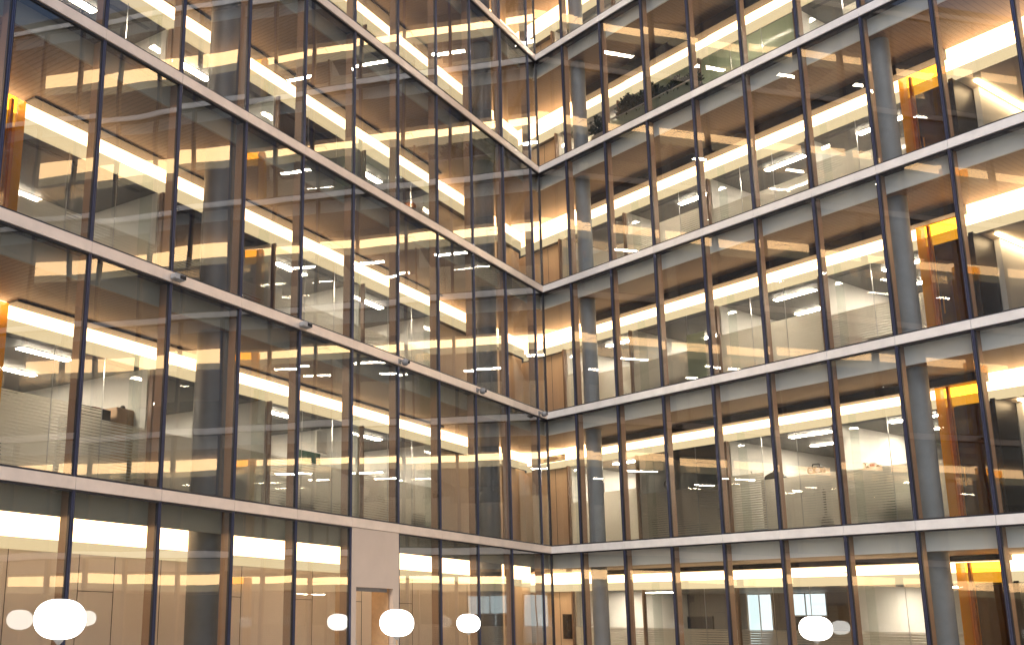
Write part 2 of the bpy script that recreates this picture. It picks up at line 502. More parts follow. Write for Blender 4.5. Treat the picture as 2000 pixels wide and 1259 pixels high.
# ------------------------------------------------------------------ ground floor corridor wall, left wing
fz, sb = floor_z(0), Z[0] - .81
lw = thing('panelled_wall', 'long beige panelled wall with thin joints behind the left ground floor glass', 'wall')
p = MB(); jn = MB()
p.wbox('L', 0, 21.5, DEP + .06, DEP + .2, fz, sb, True)
obj('panelling', p, 'beige', lw)
for s in (-2.2, -.7, .8, 2.3, 3.75, 4.7, 6.1, 7.0, 8.1, 9.0, 10.6, 11.5, 13.0, 14.2, 15.05, 16.6, 18):
    jn.wbox('L', s, s + .012, DEP + .052, DEP + .058, fz, sb)
for a, b in ((3.75, 4.7), (6.1, 7.0), (8.1, 9.0), (10.6, 11.5), (14.2, 15.05)):
    jn.wbox('L', a + .012, b, DEP + .052, DEP + .058, 2.12, 2.132)
obj('joint', jn, 'joint', lw)
obj('grille', MB().wbox('L', 4.9, 5.9, DEP + .04, DEP + .058, 2.42, 2.6), 'black', lw)

# ------------------------------------------------------------------ beige room corner on the upper floors
for k in range(0, NS):
    fz = floor_z(k)
    sbl, sbr = Z[k] + FAS['L'][k][2], Z[k] + FAS['R'][k][2]
    lab = 'beige panelled corner walls below the glowing bulkhead on the %s' % FLOORW[k]
    cw = thing('corner_wall', lab, 'wall', group='beige walls in the inner corner')
    if k:
        obj('panelling', MB().wbox('L', 0, 2.55, DEP + .35, DEP + .45, fz, sbl + .05, True), 'beige', cw)
    obj('panelling', MB().wbox('R', 0, -1.55, DEP + .35, DEP + .45, fz, sbr + .05, True), 'beige', cw)
    jj = MB()
    for s in (-3.0, -2.3):
        jj.wbox('R', s, s + .012, DEP + .342, DEP + .348, fz, sbr)
    obj('joint', jj, 'joint', cw)

# ------------------------------------------------------------------ office fronts, cross walls, lights
CW = {'L': [2.5, 6.15, 9.83, 13.5, 17.15], 'R': [-1.45, 1.3, 4.37, 7.44, 10.05]}
def office_front(w, k):
    fz = floor_z(k); sb = Z[k] + FAS[w][k][2]
    root = thing('glass_partition', 'frosted and striped glass office front on the %s behind the %s' % (FLOORW[k], SIDE[w]), 'partition',
                 group='glass office fronts')
    cw = CW[w]
    for a, b in zip(cw, cw[1:]):
        n = 3 if b - a > 2.9 else 2
        # a narrow door leaf stands before each cross wall
        for j in range(n):
            x0 = a + .06 + (b - a - .06) * j / n; x1 = a + .06 + (b - a - .06) * (j + 1) / n
            pn = obj('pane', MB().wbox(w, x0 + .004, x1 - .004, DEP + .05, DEP + .062, fz + .03, sb - .004), 'inner_glass', root)
            kind = random.random()
            h = 1.55 if kind < .8 else 1.75
            mt = 'film' if random.random() < .7 else 'film_plain'
            if w == 'R' and k == 4 and 1.0 < a < 7.0:
                h, mt = sb - fz - .06, 'film_green'
            obj('frosted_film', MB().wbox(w, x0 + .006, x1 - .006, DEP + .064, DEP + .066, fz + .05, fz + h), mt, pn)
            obj('glass_edge', MB().wbox(w, x1 - .004, x1 + .004, DEP + .045, DEP + .066, fz + .03, sb - .004), 'steel', pn)
        # post and projecting transom of the door set
        obj('door_post', MB().wbox(w, a + .0, a + .055, DEP - .02, DEP + .09, fz, sb - .002), 'fin', root)
        dl = obj('door_leaf', MB().wbox(w, a + .62, a + .632, DEP - .32, DEP + .04, fz + .02, sb + .30), 'green_glass', root)
        obj('transom', MB().wbox(w, a + .06, a + .62, DEP - .32, DEP - .305, sb + .29, sb + .30).wbox(w, a + .06, a + .07, DEP - .32, DEP - .0, sb + .29, sb + .30), 'oak', root)
    obj('base_rail', MB().wbox(w, cw[0], cw[-1], DEP + .03, DEP + .08, fz, fz + .028), 'steel', root)
    return root

def cross_walls(w, k):
    fz = floor_z(k); sb = Z[k] + FAS[w][k][2]
    for n, s in enumerate(CW[w]):
        mt = 'white_wall'
        if (w, k) == ('R', 0) and n in (1, 2):
            continue                     # the ground floor is one open room here
        o = obj('partition_wall', MB().wbox(w, s - .06, s + .06, DEP + .14, BACK, fz, sb + .03), mt)
        tag(o, 'white office dividing wall, %s from the corner, %s, %s' % (ORD[n + 1], FLOORW[k], SIDE[w]), 'wall', 'dividing walls between offices')

# ceiling light prototype: a lit lens in a slim metal tray
LIGHTS = {}
def ceiling_light(w, k, s, d, z, label):
    if 'p' not in LIGHTS:
        t = thing('ceiling_light', label, 'light', group='slim office ceiling lights')
        obj('tray', MB().box(-.60, .60, -.10, .10, -.02, 0.03), 'white_plastic', t)
        obj('lens', MB().box(-.58, .58, -.085, .085, -.034, -.022), 'tube', t)
        LIGHTS['p'] = t
    else:
        t = copy_tree(LIGHTS['p'])
    t.location = wing(w, s, d, z); t.rotation_euler = (0, 0, ROT[w])
    t['label'] = label

def slot(w, k, s0, s1, d, z, lab):
    o = obj('air_diffuser', MB().wbox(w, s0, s1, d, d + .11, z - .006, z + .03), 'black')
    tag(o, lab, 'vent', 'black slot air diffusers')

DARK = {('L', 5): [], ('R', 5): []}
SKIP = {('L', 4, 0), ('L', 3, 1), ('R', 1, 1), ('R', 3, 0), ('L', 2, 3), ('R', 4, 1), ('L', 1, 2), ('R', 2, 1)}
for w in 'LR':
    for k in range(0, NS):
        if w == 'L' and k == 0:
            continue
        office_front(w, k)
        cross_walls(w, k)
        z = Z[k] + FAS[w][k][2] + .03
        for n, (a, b) in enumerate(zip(CW[w], CW[w][1:])):
            mid = (a + b) / 2
            sp = (b - a)
            rows = [(DEP + .9, 'front'), (DEP + 2.55, 'rear')]
            for d, rw in rows:
                if (w, k, n) in SKIP and rw == 'front' or (w, k) == ('R', 0) and (rw == 'front' or n in (1, 2)) or (w, k, n) in (('R', 1, 1), ('L', 3, 1), ('L', 2, 2)):
                    continue
                ceiling_light(w, k, mid + (.35 if rw == 'front' else -.1) + .15 * math.sin(5 * n + 3 * k), d, z,
                              'slim white ceiling light, %s row, %s office from corner, %s, %s' % (rw, ORD[n + 1], FLOORW[k], SIDE[w]))
            slot(w, k, a + .3, b - .3, DEP + .42, z, 'long black slot vent in the %s office ceiling, %s, %s' % (ORD[n + 1], FLOORW[k], SIDE[w]))

# ------------------------------------------------------------------ amber glazed lift lobby doors
def amber_set(w, k, s):
    fz = floor_z(k); zt = Z[k] - .45; sb = Z[k] + FAS[w][k][2]
    t = thing('amber_door_screen', 'amber glass screen before a dark wood door on the %s, %s' % (FLOORW[k], SIDE[w]), 'screen', group='amber glass door screens')
    zt = sb + .42
    obj('glass_leaf', MB().wbox(w, s + .205, s + .98, DEP - .22, DEP - .205, fz, zt), 'amber', t)
    obj('frosted_strip', MB().wbox(w, s + .004, s + .20, DEP - .203, DEP - .2, fz, zt), 'amber_frost', t)
    obj('glass_return', MB().wbox(w, s, s + .012, DEP - .198, DEP + .05, fz, zt), 'amber_frost', t)
    obj('amber_backing', MB().wbox(w, s + .015, s + .265, DEP + .055, DEP + .075, fz, sb - .003), 'cream', t)  # cream panel added behind the amber strip to brighten it
    obj('post', MB().wbox(w, s + .20, s + .26, DEP - .12, DEP - .04, fz, zt), 'oak', t)
    d = obj('door', MB().wbox(w, s + .27, s + 1.02, DEP - .02, DEP + .05, fz, sb - .05), 'darkwood', t)
    obj('handle', MB().tube(wing(w, s + .36, DEP - .06, fz + .9), wing(w, s + .36, DEP - .06, fz + 1.3), .014), 'steel', d)
    c = obj('lift_core', MB().wbox(w, s + 1.03, s + 1.13, DEP - .02, DEP + .9, fz, sb + .02), 'darkwood')
    tag(c, 'black polished core wall beside the amber screen, %s, %s' % (FLOORW[k], SIDE[w]), 'wall', 'black core walls')
    lt = obj('wall_washer', MB().wbox(w, s + 1.35, s + 1.43, DEP + .5, DEP + 4.5, sb - .012, sb + .028), 'washer')
    tag(lt, 'warm recessed light line washing the lobby wall, %s, %s' % (FLOORW[k], SIDE[w]), 'light', 'lobby wall lights')
    lw_ = obj('lobby_wall', MB().wbox(w, s + 1.14, s + 1.26, DEP + .92, BACK - .01, fz, sb + .02), 'white_wall')
    tag(lw_, 'pale washed lobby wall behind the black core, %s, %s' % (FLOORW[k], SIDE[w]), 'wall', 'pale lobby walls')
for k in range(NS):
    amber_set('R', k, 10.05)
    if k:
        amber_set('L', k, 17.2)

# ------------------------------------------------------------------ ground floor rear wall, right wing; glowing panels stand in for a lit room
fz = floor_z(0)
rw = thing('rear_wall', 'grey rear wall of the right ground floor rooms with glowing panels for a lit room', 'wall')
seg = MB(); e = END['R']
seg.wbox('R', -6.0, e, BACK, BACK + .2, fz, Z[0])
obj('wall', seg, 'grey_wall', rw)
for a, b, z0, z1 in ((.93, 1.75, 1.0, 2.62), (2.25, 3.55, 2.0, 2.62), (6.65, 7.28, 1.45, 2.72)):
    f = MB()
    f.wbox('R', a - .04, b + .04, BACK - .03, BACK - .002, z0 - .04, z0).wbox('R', a - .04, b + .04, BACK - .03, BACK - .002, z1, z1 + .04)
    for u in (a - .04, (a + b) / 2 - .02, b):
        f.wbox('R', u, u + .04, BACK - .03, BACK - .002, z0 + .001, z1 - .001)
    wf = obj('glow_frame', f, 'white_plastic', rw)
    obj('glow_pane', MB().wbox('R', a, b, BACK - .014, BACK - .004, z0 + .001, z1 - .001), 'room_glow', wf)

# ------------------------------------------------------------------ floor lamps in the court
LP = None
def floor_lamp(x, y, label):
    global LP
    if LP is None:
        t = thing('globe_floor_lamp', label, 'lamp', (x, y, 0), group='opal globe floor lamps')
        obj('base', MB().lathe([(0, 0), (.15, 0), (.15, .012), (.02, .03), (0, .03)], 32), 'steel', t, smooth=True)
        obj('stem', MB().tube((0, 0, .02), (0, 0, 1.45), .011), 'oak', t, smooth=True)
        obj('holder', MB().lathe([(.016, 1.40), (.05, 1.44), (.055, 1.462), (.016, 1.462)], 24), 'steel', t, smooth=True)
        prof = []
        for i in range(25):
            a = -math.pi / 2 + math.pi * i / 24
            cx, sy = math.cos(a), math.sin(a)
            prof.append((.25 * abs(cx) ** .78, .192 * (abs(sy) ** .95) * (1 if sy > 0 else -1)))
        prof[0] = (0, prof[0][1]); prof[-1] = (0, prof[-1][1])
        obj('globe', MB().lathe(prof, 40, (0, 0, 1.64)), 'globe', t, smooth=True)
        LP = t
    else:
        t = copy_tree(LP); t.location = (x, y, 0)
        t['label'] = label
    return t
def on_ray(px, py, dist):
    d = CAM_F + CAM_R * ((px - 655.93) / 2012.19) + CAM_U * ((751.30 - py) / 2012.19)
    return CAM_C + d * dist
LAMPS = []
for px, py, wd_, lab in ((117, 1211, 100, 'largest glowing oval globe lamp, before the first wide left ground floor bays'),
                         (775, 1216, 67, 'glowing globe floor lamp standing before the taupe panel and doorway'),
                         (1593, 1225, 60.5, 'glowing globe floor lamp before the right wing meeting room glass'),
                         (915, 1217, 45.9, 'smallest glowing globe lamp, close to the left glass near the corner')):
    P = on_ray(px, py, .5 * 2012 / wd_)
    LAMPS.append(floor_lamp(P.x, P.y, lab))

# ------------------------------------------------------------------ devices on the first band of the left wing
def beam_box(s, label):
    t = thing('security_camera', label, 'camera', wing('L', s, -0.06, Z[1] + .03), 0, 'cameras fixed to the left band')
    t.scale = (.8, .8, .8)
    body = MB().outline([(-.15, .0), (.13, .0), (.16, .04), (.16, .10), (.13, .135), (-.15, .135), (-.17, .10), (-.17, .03)], -.20, -.03)
    obj('housing', body, 'camera_grey', t, bevel=.012)
    obj('lens_window', MB().box(-.03, .15, -.212, -.202, .022, .112), 'screen', t)
    obj('bracket', MB().box(-.05, .05, -.03, 0.0, .03, .11), 'grey_plastic', t)
beam_box(15.28, 'white box camera with black window on the left band, larger of the pair')
beam_box(11.62, 'white box camera with black window on the left band, second from left')
def ball_cam(s, label):
    t = thing('dome_camera', label, 'camera', wing('L', s, -0.06, Z[1]), 0, 'cameras fixed to the left band')
    obj('bracket', MB().box(-.05, .05, -.02, 0, .03, .15).tube((0, -.01, .1), (0, -.13, .1), .022), 'grey_plastic', t)
    prof = [(.085 * math.cos(-math.pi / 2 + math.pi * i / 12), .085 * math.sin(-math.pi / 2 + math.pi * i / 12)) for i in range(13)]
    prof[0] = (0, -.085); prof[-1] = (0, .085)
    h = obj('head', MB().lathe(prof, 20, (0.0, -.16, .05)), 'grey_plastic', t, smooth=True)
    obj('lens', MB().tube((0.02, -.23, .045), (.03, -.262, .04), .035), 'screen', h)
ball_cam(7.97, 'small grey ball camera under the fifth left bay joint, warm-lit band')
ball_cam(4.27, 'small grey ball camera nearer the corner on the warm-lit band')
ball_cam(.62, 'small grey ball camera right beside the inner corner joint')

# ------------------------------------------------------------------ furnishings seen through the glass
def lab(o, label, cat, group=None): return tag(o, label, cat, group)

def cabinet(w, s, d, z, wd, dp, h, mat, label, cat='cabinet', doors=2):
    t = thing('storage_cabinet', label, cat, **at(w, s, d, z))
    obj('carcass', MB().box(-wd / 2, wd / 2, 0, dp, 0, h), mat, t, bevel=.006)
    for i in range(doors):
        x0 = -wd / 2 + wd * i / doors + .01; x1 = -wd / 2 + wd * (i + 1) / doors - .01
        dd = obj('door', MB().box(x0, x1, -.02, -.002, .06, h - .03), mat, t, bevel=.004)
        obj('handle', MB().box(x1 - .05, x1 - .035, -.04, -.021, h * .55, h * .72), 'steel', dd)
    return t

def carton(w, s, d, z, wd, dp, h, mat, label, rz=0.0):
    t = thing('box', label, 'box', **at(w, s, d, z, rz))
    obj('body', MB().box(-wd / 2, wd / 2, -dp / 2, dp / 2, 0, h - .05), mat, t)
    obj('lid', MB().box(-wd / 2 - .008, wd / 2 + .008, -dp / 2 - .008, dp / 2 + .008, h - .049, h), mat, t, bevel=.004)
    return t

def desk(w, s, d, z, label, wd=1.5):
    t = thing('desk', label, 'desk', group='office desks', **at(w, s, d, z))
    obj('top', MB().box(-wd / 2, wd / 2, -.38, .38, .71, .74), 'white_plastic', t, bevel=.004)
    for x in (-wd / 2 + .04, wd / 2 - .04):
        obj('leg', MB().box(x - .02, x + .02, -.34, -.30, 0, .71).box(x - .02, x + .02, .30, .34, 0, .71).box(x - .02, x + .02, -.30, .30, .03, .06), 'steel', t)
    return t

def monitor(w, s, d, z, label, rz=0.0):
    t = thing('monitor', label, 'monitor', group='desk monitors', **at(w, s, d, z, rz))
    obj('foot', MB().box(-.12, .12, -.08, .08, 0, .015), 'black', t)
    obj('neck', MB().box(-.025, .025, .02, .04, .015, .25), 'black', t)
    obj('bezel', MB().box(-.27, .27, -.02, .018, .14, .48), 'black', t, bevel=.005)
    obj('screen', MB().box(-.255, .255, -.024, -.0205, .155, .465), 'screen', t)
    return t

def chair(w, s, d, z, label, mat='black', rz=0.0):
    t = thing('office_chair', label, 'chair', group='swivel chairs', **at(w, s, d, z, rz))
    obj('seat', MB().box(-.24, .24, -.24, .24, .43, .50), mat, t, bevel=.03)
    obj('backrest', MB().outline([(-.20, .55), (.20, .55), (.235, .75), (.20, 1.0), (-.20, 1.0), (-.235, .75)], .22, .27), mat, t, bevel=.012)
    obj('back_stem', MB().box(-.03, .03, .242, .262, .44, .60), 'grey_plastic', t)
    obj('gas_column', MB().tube((0, 0, .08), (0, 0, .43), .025), 'steel', t)
    f = MB()
    for i in range(5):
        a = 2 * math.pi * i / 5
        f.tube((0, 0, .09), (.28 * math.cos(a), .28 * math.sin(a), .05), .018)
    obj('star_base', f, 'grey_plastic', t)
    return t

def picture(w, s, d, z, wd, h, label, mats=('black', 'paper', 'brown_box'), rz=0.0):
    t = thing('framed_picture', label, 'picture', **at(w, s, d, z, rz))
    f = MB().box(-wd / 2, wd / 2, -.02, .0, 0, .03).box(-wd / 2, wd / 2, -.02, .0, h - .03, h).box(-wd / 2, -wd / 2 + .03, -.02, .0, .03, h - .03).box(wd / 2 - .03, wd / 2, -.02, .0, .03, h - .03)
    obj('frame', f, mats[0], t)
    obj('mount', MB().box(-wd / 2 + .03, wd / 2 - .03, -.008, -.002, .03, h - .03), mats[1], t)
    obj('print', MB().outline([(-wd * .28, h * .25), (wd * .1, h * .2), (wd * .28, h * .35), (wd * .2, h * .75), (-wd * .15, h * .8), (-wd * .3, h * .55)], -.011, -.009), mats[2], t)
    return t

def bush_mesh(wd, dp, h, n, seed, leaf=.12):
    rnd = random.Random(seed); m = MB()
    for _ in range(n):
        x = rnd.uniform(-.5, .5); y = rnd.uniform(-.5, .5)
        top = h * (0.45 + .55 * abs(math.sin(5.3 * x + seed)) * (1 - 1.2 * x * x))
        z = rnd.uniform(0, 1) ** .7 * top
        c = Vector((x * wd, y * dp, z)); L_ = leaf * rnd.uniform(.6, 1.3)
        a = Vector((rnd.uniform(-1, 1), rnd.uniform(-1, 1), rnd.uniform(-.2, 1))).normalized()
        b = a.orthogonal().normalized(); b.rotate(Matrix.Rotation(rnd.uniform(0, 6.28), 3, a))
        nrm = a.cross(b)
        v = [m.bm.verts.new(c), m.bm.verts.new(c + a * L_ * .5 + b * L_ * .28 + nrm * .01), m.bm.verts.new(c + a * L_), m.bm.verts.new(c + a * L_ * .5 - b * L_ * .28 + nrm * .01)]
        m.bm.faces.new(v)
    return m

def planter(w, s, d, z, wd, dp, h, bh, label, seed, mat='grey_plastic', n=420):
    t = thing('planter', label, 'plant', **at(w, s, d, z))
    obj('trough', MB().box(-wd / 2, wd / 2, -dp / 2, dp / 2, 0, h), mat, t, bevel=.01)
    obj('soil', MB().box(-wd / 2 + .03, wd / 2 - .03, -dp / 2 + .03, dp / 2 - .03, h + .001, h + .02), 'soil', t)
    st = MB()
    rnd = random.Random(seed)
    for i in range(7):
        x = (i - 3) * wd / 8
        st.tube((x, 0, h), (x + rnd.uniform(-.05, .05), rnd.uniform(-.05, .05), h + bh * .5), .008, 6)
    obj('stems', st, 'leaf', t)
    f = bush_mesh(wd, dp * 1.3, bh, n, seed)
    o = obj('foliage', f, 'leaf', t); o.location = (0, 0, h)
    return t

F = [floor_z(k) for k in range(NS)]
# first floor, right wing: low cabinets with objects on top behind the film
cabinet('R', 4.0, 3.0, F[1], .9, .45, 1.84, 'white_plastic', 'white cabinet carrying a dark bottle, first floor, right facade')
bt = thing('bottle', 'black round-shouldered bottle standing on a white cabinet behind frosted glass', 'bottle', **at('R', 3.9, 3.2, F[1] + 1.84))
obj('body', MB().lathe([(0, 0), (.09, 0), (.095, .02), (.095, .13), (.07, .18), (.035, .205), (0, .205)], 20), 'black', bt, smooth=True)
obj('cap', MB().lathe([(0, .206), (.034, .206), (.034, .26), (0, .26)], 16), 'black', bt, smooth=True)
bt = thing('desk_tidy', 'small dark rack with upright rods standing beside the bottle', 'rack', **at('R', 4.3, 3.2, F[1] + 1.84))
obj('base', MB().box(-.12, .12, -.06, .06, 0, .05), 'black', bt)
obj('rods', MB().tube((-.08, 0, .05), (-.08, 0, .2), .01).tube((.0, 0, .05), (.0, 0, .13), .01).tube((.02, 0, .11), (.17, 0, .11), .008).tube((.165, 0, .0), (.165, 0, .11), .008), 'black', bt)
cabinet('R', 5.4, 2.8, F[1], .8, .45, 1.62, 'grey_plastic', 'grey cabinet with a black bag on it, first floor, right facade')
bg_ = thing('bag', 'black soft bag slumped on a grey cabinet near the dividing wall', 'bag', **at('R', 5.3, 3.0, F[1] + 1.62))
obj('body', MB().outline([(-.25, 0), (.25, 0), (.27, .08), (.16, .17), (-.05, .2), (-.22, .14), (-.28, .06)], -.12, .12), 'black', bg_, bevel=.03)
obj('strap', MB().tube((-.1, 0, .17), (-.02, 0, .27), .012).tube((-.02, 0, .27), (.08, 0, .17), .012), 'black', bg_)
cabinet('R', 6.3, 3.2, F[1], 1.0, .45, 1.70, 'white_plastic', 'white cabinet carrying a black portable radio, first floor, right facade')
rd = thing('portable_radio', 'black portable radio with carrying handle on top of a white cabinet', 'radio', **at('R', 6.22, 3.4, F[1] + 1.70))
obj('case', MB().outline([(-.19, .03), (.19, .03), (.21, .1), (.17, .2), (-.17, .2), (-.21, .1)], -.09, .09), 'black', rd, bevel=.012)
obj('foot', MB().box(-.17, -.11, -.07, .07, 0, .03), 'black', rd); obj('foot', MB().box(.11, .17, -.07, .07, 0, .03), 'black', rd)
obj('handle', MB().tube((-.11, 0, .2), (-.09, 0, .27), .014).tube((-.09, 0, .27), (.09, 0, .27), .014).tube((.09, 0, .27), (.11, 0, .2), .014), 'black', rd)
for x in (-.1, .1):
    obj('speaker', MB().tube((x, -.1, .1), (x, -.09, .1), .06, 18), 'grey_plastic', rd)
cabinet('R', 7.9, 3.2, F[1], 1.1, .45, 1.66, 'cabinet', 'grey metal cabinet with a toy car on top, first floor, right facade')
tc = thing('toy_car', 'white and red model racing car on a grey metal cabinet', 'toy car', **at('R', 7.75, 3.4, F[1] + 1.66))
obj('body', MB().outline([(-.20, .05), (.20, .05), (.22, .09), (.13, .11), (.06, .17), (-.06, .17), (-.12, .11), (-.21, .10)], -.07, .07), 'white_plastic', tc, bevel=.01)
obj('stripe', MB().box(-.07, .05, -.074, -.071, .07, .13), 'red', tc)
obj('wing', MB().box(-.24, -.19, -.08, .08, .17, .18).box(-.22, -.21, -.02, .02, .10, .17), 'black', tc)
for x in (-.13, .13):
    for y in (-.075, .055):
        obj('wheel', MB().tube((x, y, .045), (x, y + .02, .045), .045, 18), 'black', tc)
gt = thing('guitar', 'dark guitar standing upright behind the glass near the green door edge', 'guitar', **at('R', 7.0, 2.42, F[1]))
obj('body', MB().outline([(.17 * math.cos(a) * (1.0 if math.sin(a) < 0 else .78 + .1 * abs(math.cos(a))), .30 + .24 * math.sin(a)) for a in [2 * math.pi * i / 28 for i in range(28)]], -.05, .05), 'darkwood', gt, bevel=.01)
obj('neck', MB().box(-.028, .028, -.06, -.03, .5, 1.0), 'black', gt)
obj('headstock', MB().outline([(-.03, 1.0), (.03, 1.0), (.05, 1.14), (.0, 1.17), (-.05, 1.14)], -.055, -.03), 'black', gt)
obj('stand', MB().tube((-.12, -.06, .0), (0, .05, .5), .01).tube((.12, -.06, 0), (0, .05, .5), .01).box(-.14, .14, -.08, .06, 0.0, .06), 'black', gt)
carton('R', 5.15, 2.42, F[1], .30, .16, .34, 'blue', 'pale blue carton on the floor against the striped glass, first floor')
carton('R', 5.6, 2.45, F[1], .34, .2, .30, 'green', 'green carton next to the pale blue one on the floor')
carton('R', 8.2, 2.45, F[1], .55, .2, .22, 'blue', 'long blue carton lying low behind the frosted glass, right facade')
picture('R', -1.45, 3.7, F[1] + 1.85, .4, .42, 'small black-framed picture on the wall behind the round column, first floor')
picture('R', -2.1, DEP - .006, Z[1] - .8, 1.2, .2, 'wide low framed print fixed to the glowing bulkhead in the corner, first floor', ('darkwood', 'cream', 'brown_box'))
cabinet('R', 1.95, 2.9, F[1], .9, .45, 1.60, 'grey_plastic', 'dark grey cabinet holding a black desk fan, first floor, right facade')
fn = thing('desk_fan', 'black round desk fan on a dark grey cabinet beside the column', 'fan', **at('R', 1.8, 3.05, F[1] + 1.60))
obj('foot', MB().lathe([(0, 0), (.1, 0), (.09, .02), (0, .03)], 20), 'black', fn); obj('post', MB().tube((0, 0, .02), (0, 0, .14), .012), 'black', fn)
obj('cage', MB().tube((0, -.05, .25), (0, .03, .25), .15, 24), 'black', fn, bevel=.015)
obj('hub', MB().tube((0, -.062, .25), (0, -.051, .25), .045, 16), 'grey_plastic', fn)
# second floor, right wing
gs = obj('glass_screen', MB().wbox('R', 3.55, 4.15, 2.0, 2.012, F[2], F[2] + 1.9), 'film_green')
tag(gs, 'sea-green glass screen panel standing before the office front, second floor, right facade', 'screen')
cabinet('R', 7.9, 2.5, F[2], .9, .4, .76, 'cabinet', 'low grey cabinet with a blue binder on it, second floor, right facade')
bd = thing('binder', 'upright pale blue lever arch binder on a low cabinet', 'binder', **at('R', 7.62, 2.65, F[2] + .76))
obj('cover', MB().box(-.09, .09, -.13, .13, 0, .32), 'blue', bd, bevel=.004); obj('label', MB().box(-.05, .05, -.134, -.131, .1, .26), 'paper', bd)
carton('R', 7.98, 2.68, F[2] + .76, .26, .2, .2, 'red', 'dark red carton beside the blue binder, second floor, right facade')
# fourth floor, right wing: screen and plants
sc = thing('glass_screen', 'long milky green glass screen with dark plants above its edge, fourth floor, right facade', 'screen')
obj('screen_pane', MB().wbox('R', 1.5, 4.6, 1.60, 1.612, F[4], F[4] + 1.42), 'film_green', sc)
obj('rail', MB().wbox('R', 1.5, 4.6, 1.585, 1.627, F[4] + 1.42, F[4] + 1.45), 'steel', sc)
obj('post', MB().wbox('R', 1.46, 1.498, 1.585, 1.627, F[4], F[4] + 1.45), 'black', sc)
planter('R', 2.55, 1.84, F[4], 1.5, .34, 1.25, .82, 'bushy dark plant in a tall trough behind the green glass screen', 3, n=2200)
planter('R', 4.05, 1.84, F[4], 1.2, .34, 1.25, .52, 'low spreading plant in a trough at the far end of the green screen', 5, n=1300)
planter('R', .95, 1.84, F[4], .5, .34, 1.25, .62, 'single small potted plant beside the column, fourth floor', 8, n=420)
# first floor, left wing
cabinet('L', 13.7, 2.75, F[1], .62, .45, 1.98, 'oak', 'tall tan cabinet beside a black crate, first floor, left facade')
cabinet('L', 14.6, 2.75, F[1], .95, .45, 1.66, 'cabinet', 'grey cabinet carrying a black crate, first floor, left facade')
cr = thing('crate', 'black crate with red cards inside on a grey cabinet', 'crate', **at('L', 14.5, 2.97, F[1] + 1.66))
obj('shell', MB().box(-.36, .36, -.2, -.18, 0, .22).box(-.36, .36, .18, .2, 0, .22).box(-.36, -.34, -.18, .18, 0, .22).box(.34, .36, -.18, .18, 0, .22).box(-.34, .34, -.18, .18, 0, .02), 'black', cr)
obj('cards', MB().box(-.05, .28, -.12, .12, .021, .25), 'red', cr)
bl = thing('ball', 'small black ball resting on top of the tall tan cabinet', 'ball', **at('L', 13.68, 2.95, F[1] + 1.98))
obj('ball', MB().lathe([(.055 * math.cos(-math.pi / 2 + math.pi * i / 12) if 0 < i < 12 else 0, .055 + .055 * math.sin(-math.pi / 2 + math.pi * i / 12)) for i in range(13)], 18), 'black', bl, smooth=True)
obj('seam', MB().tube((-.0565, 0, .055), (.0565, 0, .055), .012), 'grey_plastic', bl)
wb = thing('whiteboard', 'large white board hanging high on the office partition, first floor, left facade', 'board', **at('L', 5.9, 3.4, F[1] + 2.15))
obj('panel', MB().box(-.75, .75, 0, .04, 0, .55), 'paper', wb, bevel=.01); obj('rail', MB().box(-.75, .75, -.03, -.002, -.03, 0), 'steel', wb)
obj('hanger', MB().box(-.6, -.57, .01, .03, .55, .9).box(.57, .6, .01, .03, .55, .9), 'steel', wb)
sv = thing('screen_wall', 'row of dark green pinboards below the hanging white board', 'pinboard', **at('L', 6.3, 3.6, F[1]))
for i in range(4):
    obj('board', MB().box(-.9 + .46 * i, -.46 + .46 * i, 0, .04, 0.9, 2.15), 'green', sv)
obj('leg', MB().box(-.9, -.87, .0, .03, 0, .9).box(.87, .9, 0, .03, 0, .9), 'steel', sv)
bn = thing('lounge_chair', 'orange upholstered high chair behind the striped glass', 'chair', **at('L', 6.05, 2.75, F[1], .2))
obj('backrest', MB().outline([(-.26, .5), (.26, .5), (.28, 1.3), (.18, 1.55), (-.18, 1.55), (-.28, 1.3)], -.05, .06), 'orange', bn, bevel=.03)
obj('seat', MB().box(-.28, .28, -.05, .5, .38, .5), 'orange', bn, bevel=.04)
for x in (-.24, .24):
    for y in (0, .44):
        obj('leg', MB().box(x - .02, x + .02, y - .02, y + .02, 0, .38), 'oak', bn)
cabinet('L', 4.75, 2.6, F[1], .95, .45, 1.12, 'brown_box', 'brown sideboard next to the orange chair, first floor, left facade', 'sideboard', 3)
vd = thing('table_lamp', 'small black arched desk lamp on a pale shelf, first floor, left facade', 'lamp', **at('L', 2.1, 2.62, F[1] + 1.70))
obj('shade', MB().outline([(-.14, .06), (.02, .12), (.14, .02), (.10, .0), (0, .05), (-.12, .03)], -.05, .05), 'black', vd); obj('post', MB().tube((.0, 0, -.68), (.0, 0, .06), .012), 'black', vd)
cabinet('L', 2.05, 2.6, F[1], .6, .4, 1.02, 'white_plastic', 'pale low shelf carrying the arched black lamp', 'shelf')
chair('L', 16.35, 2.9, F[1], 'dark swivel chair at the far left behind milky glass, first floor', 'black', .6)
# second floor, left wing
cabinet('L', 9.35, 2.9, F[2], 1.1, .45, 2.0, 'white_plastic', 'tall white cabinet behind the striped film, second floor, left facade')
carton('L', 9.4, 3.1, F[2] + 2.0, .5, .35, .3, 'brown_box', 'brown carton on the tall white cabinet, second floor, left facade')
cabinet('L', 10.3, 2.5, F[2], .5, .4, 1.35, 'red', 'dull red locker blurred by the striped film, second floor, left facade', 'locker', 1)
cabinet('L', 9.7, 2.42, F[2], .5, .4, 1.15, 'green', 'green locker blurred by the striped film, second floor, left facade', 'locker', 1)
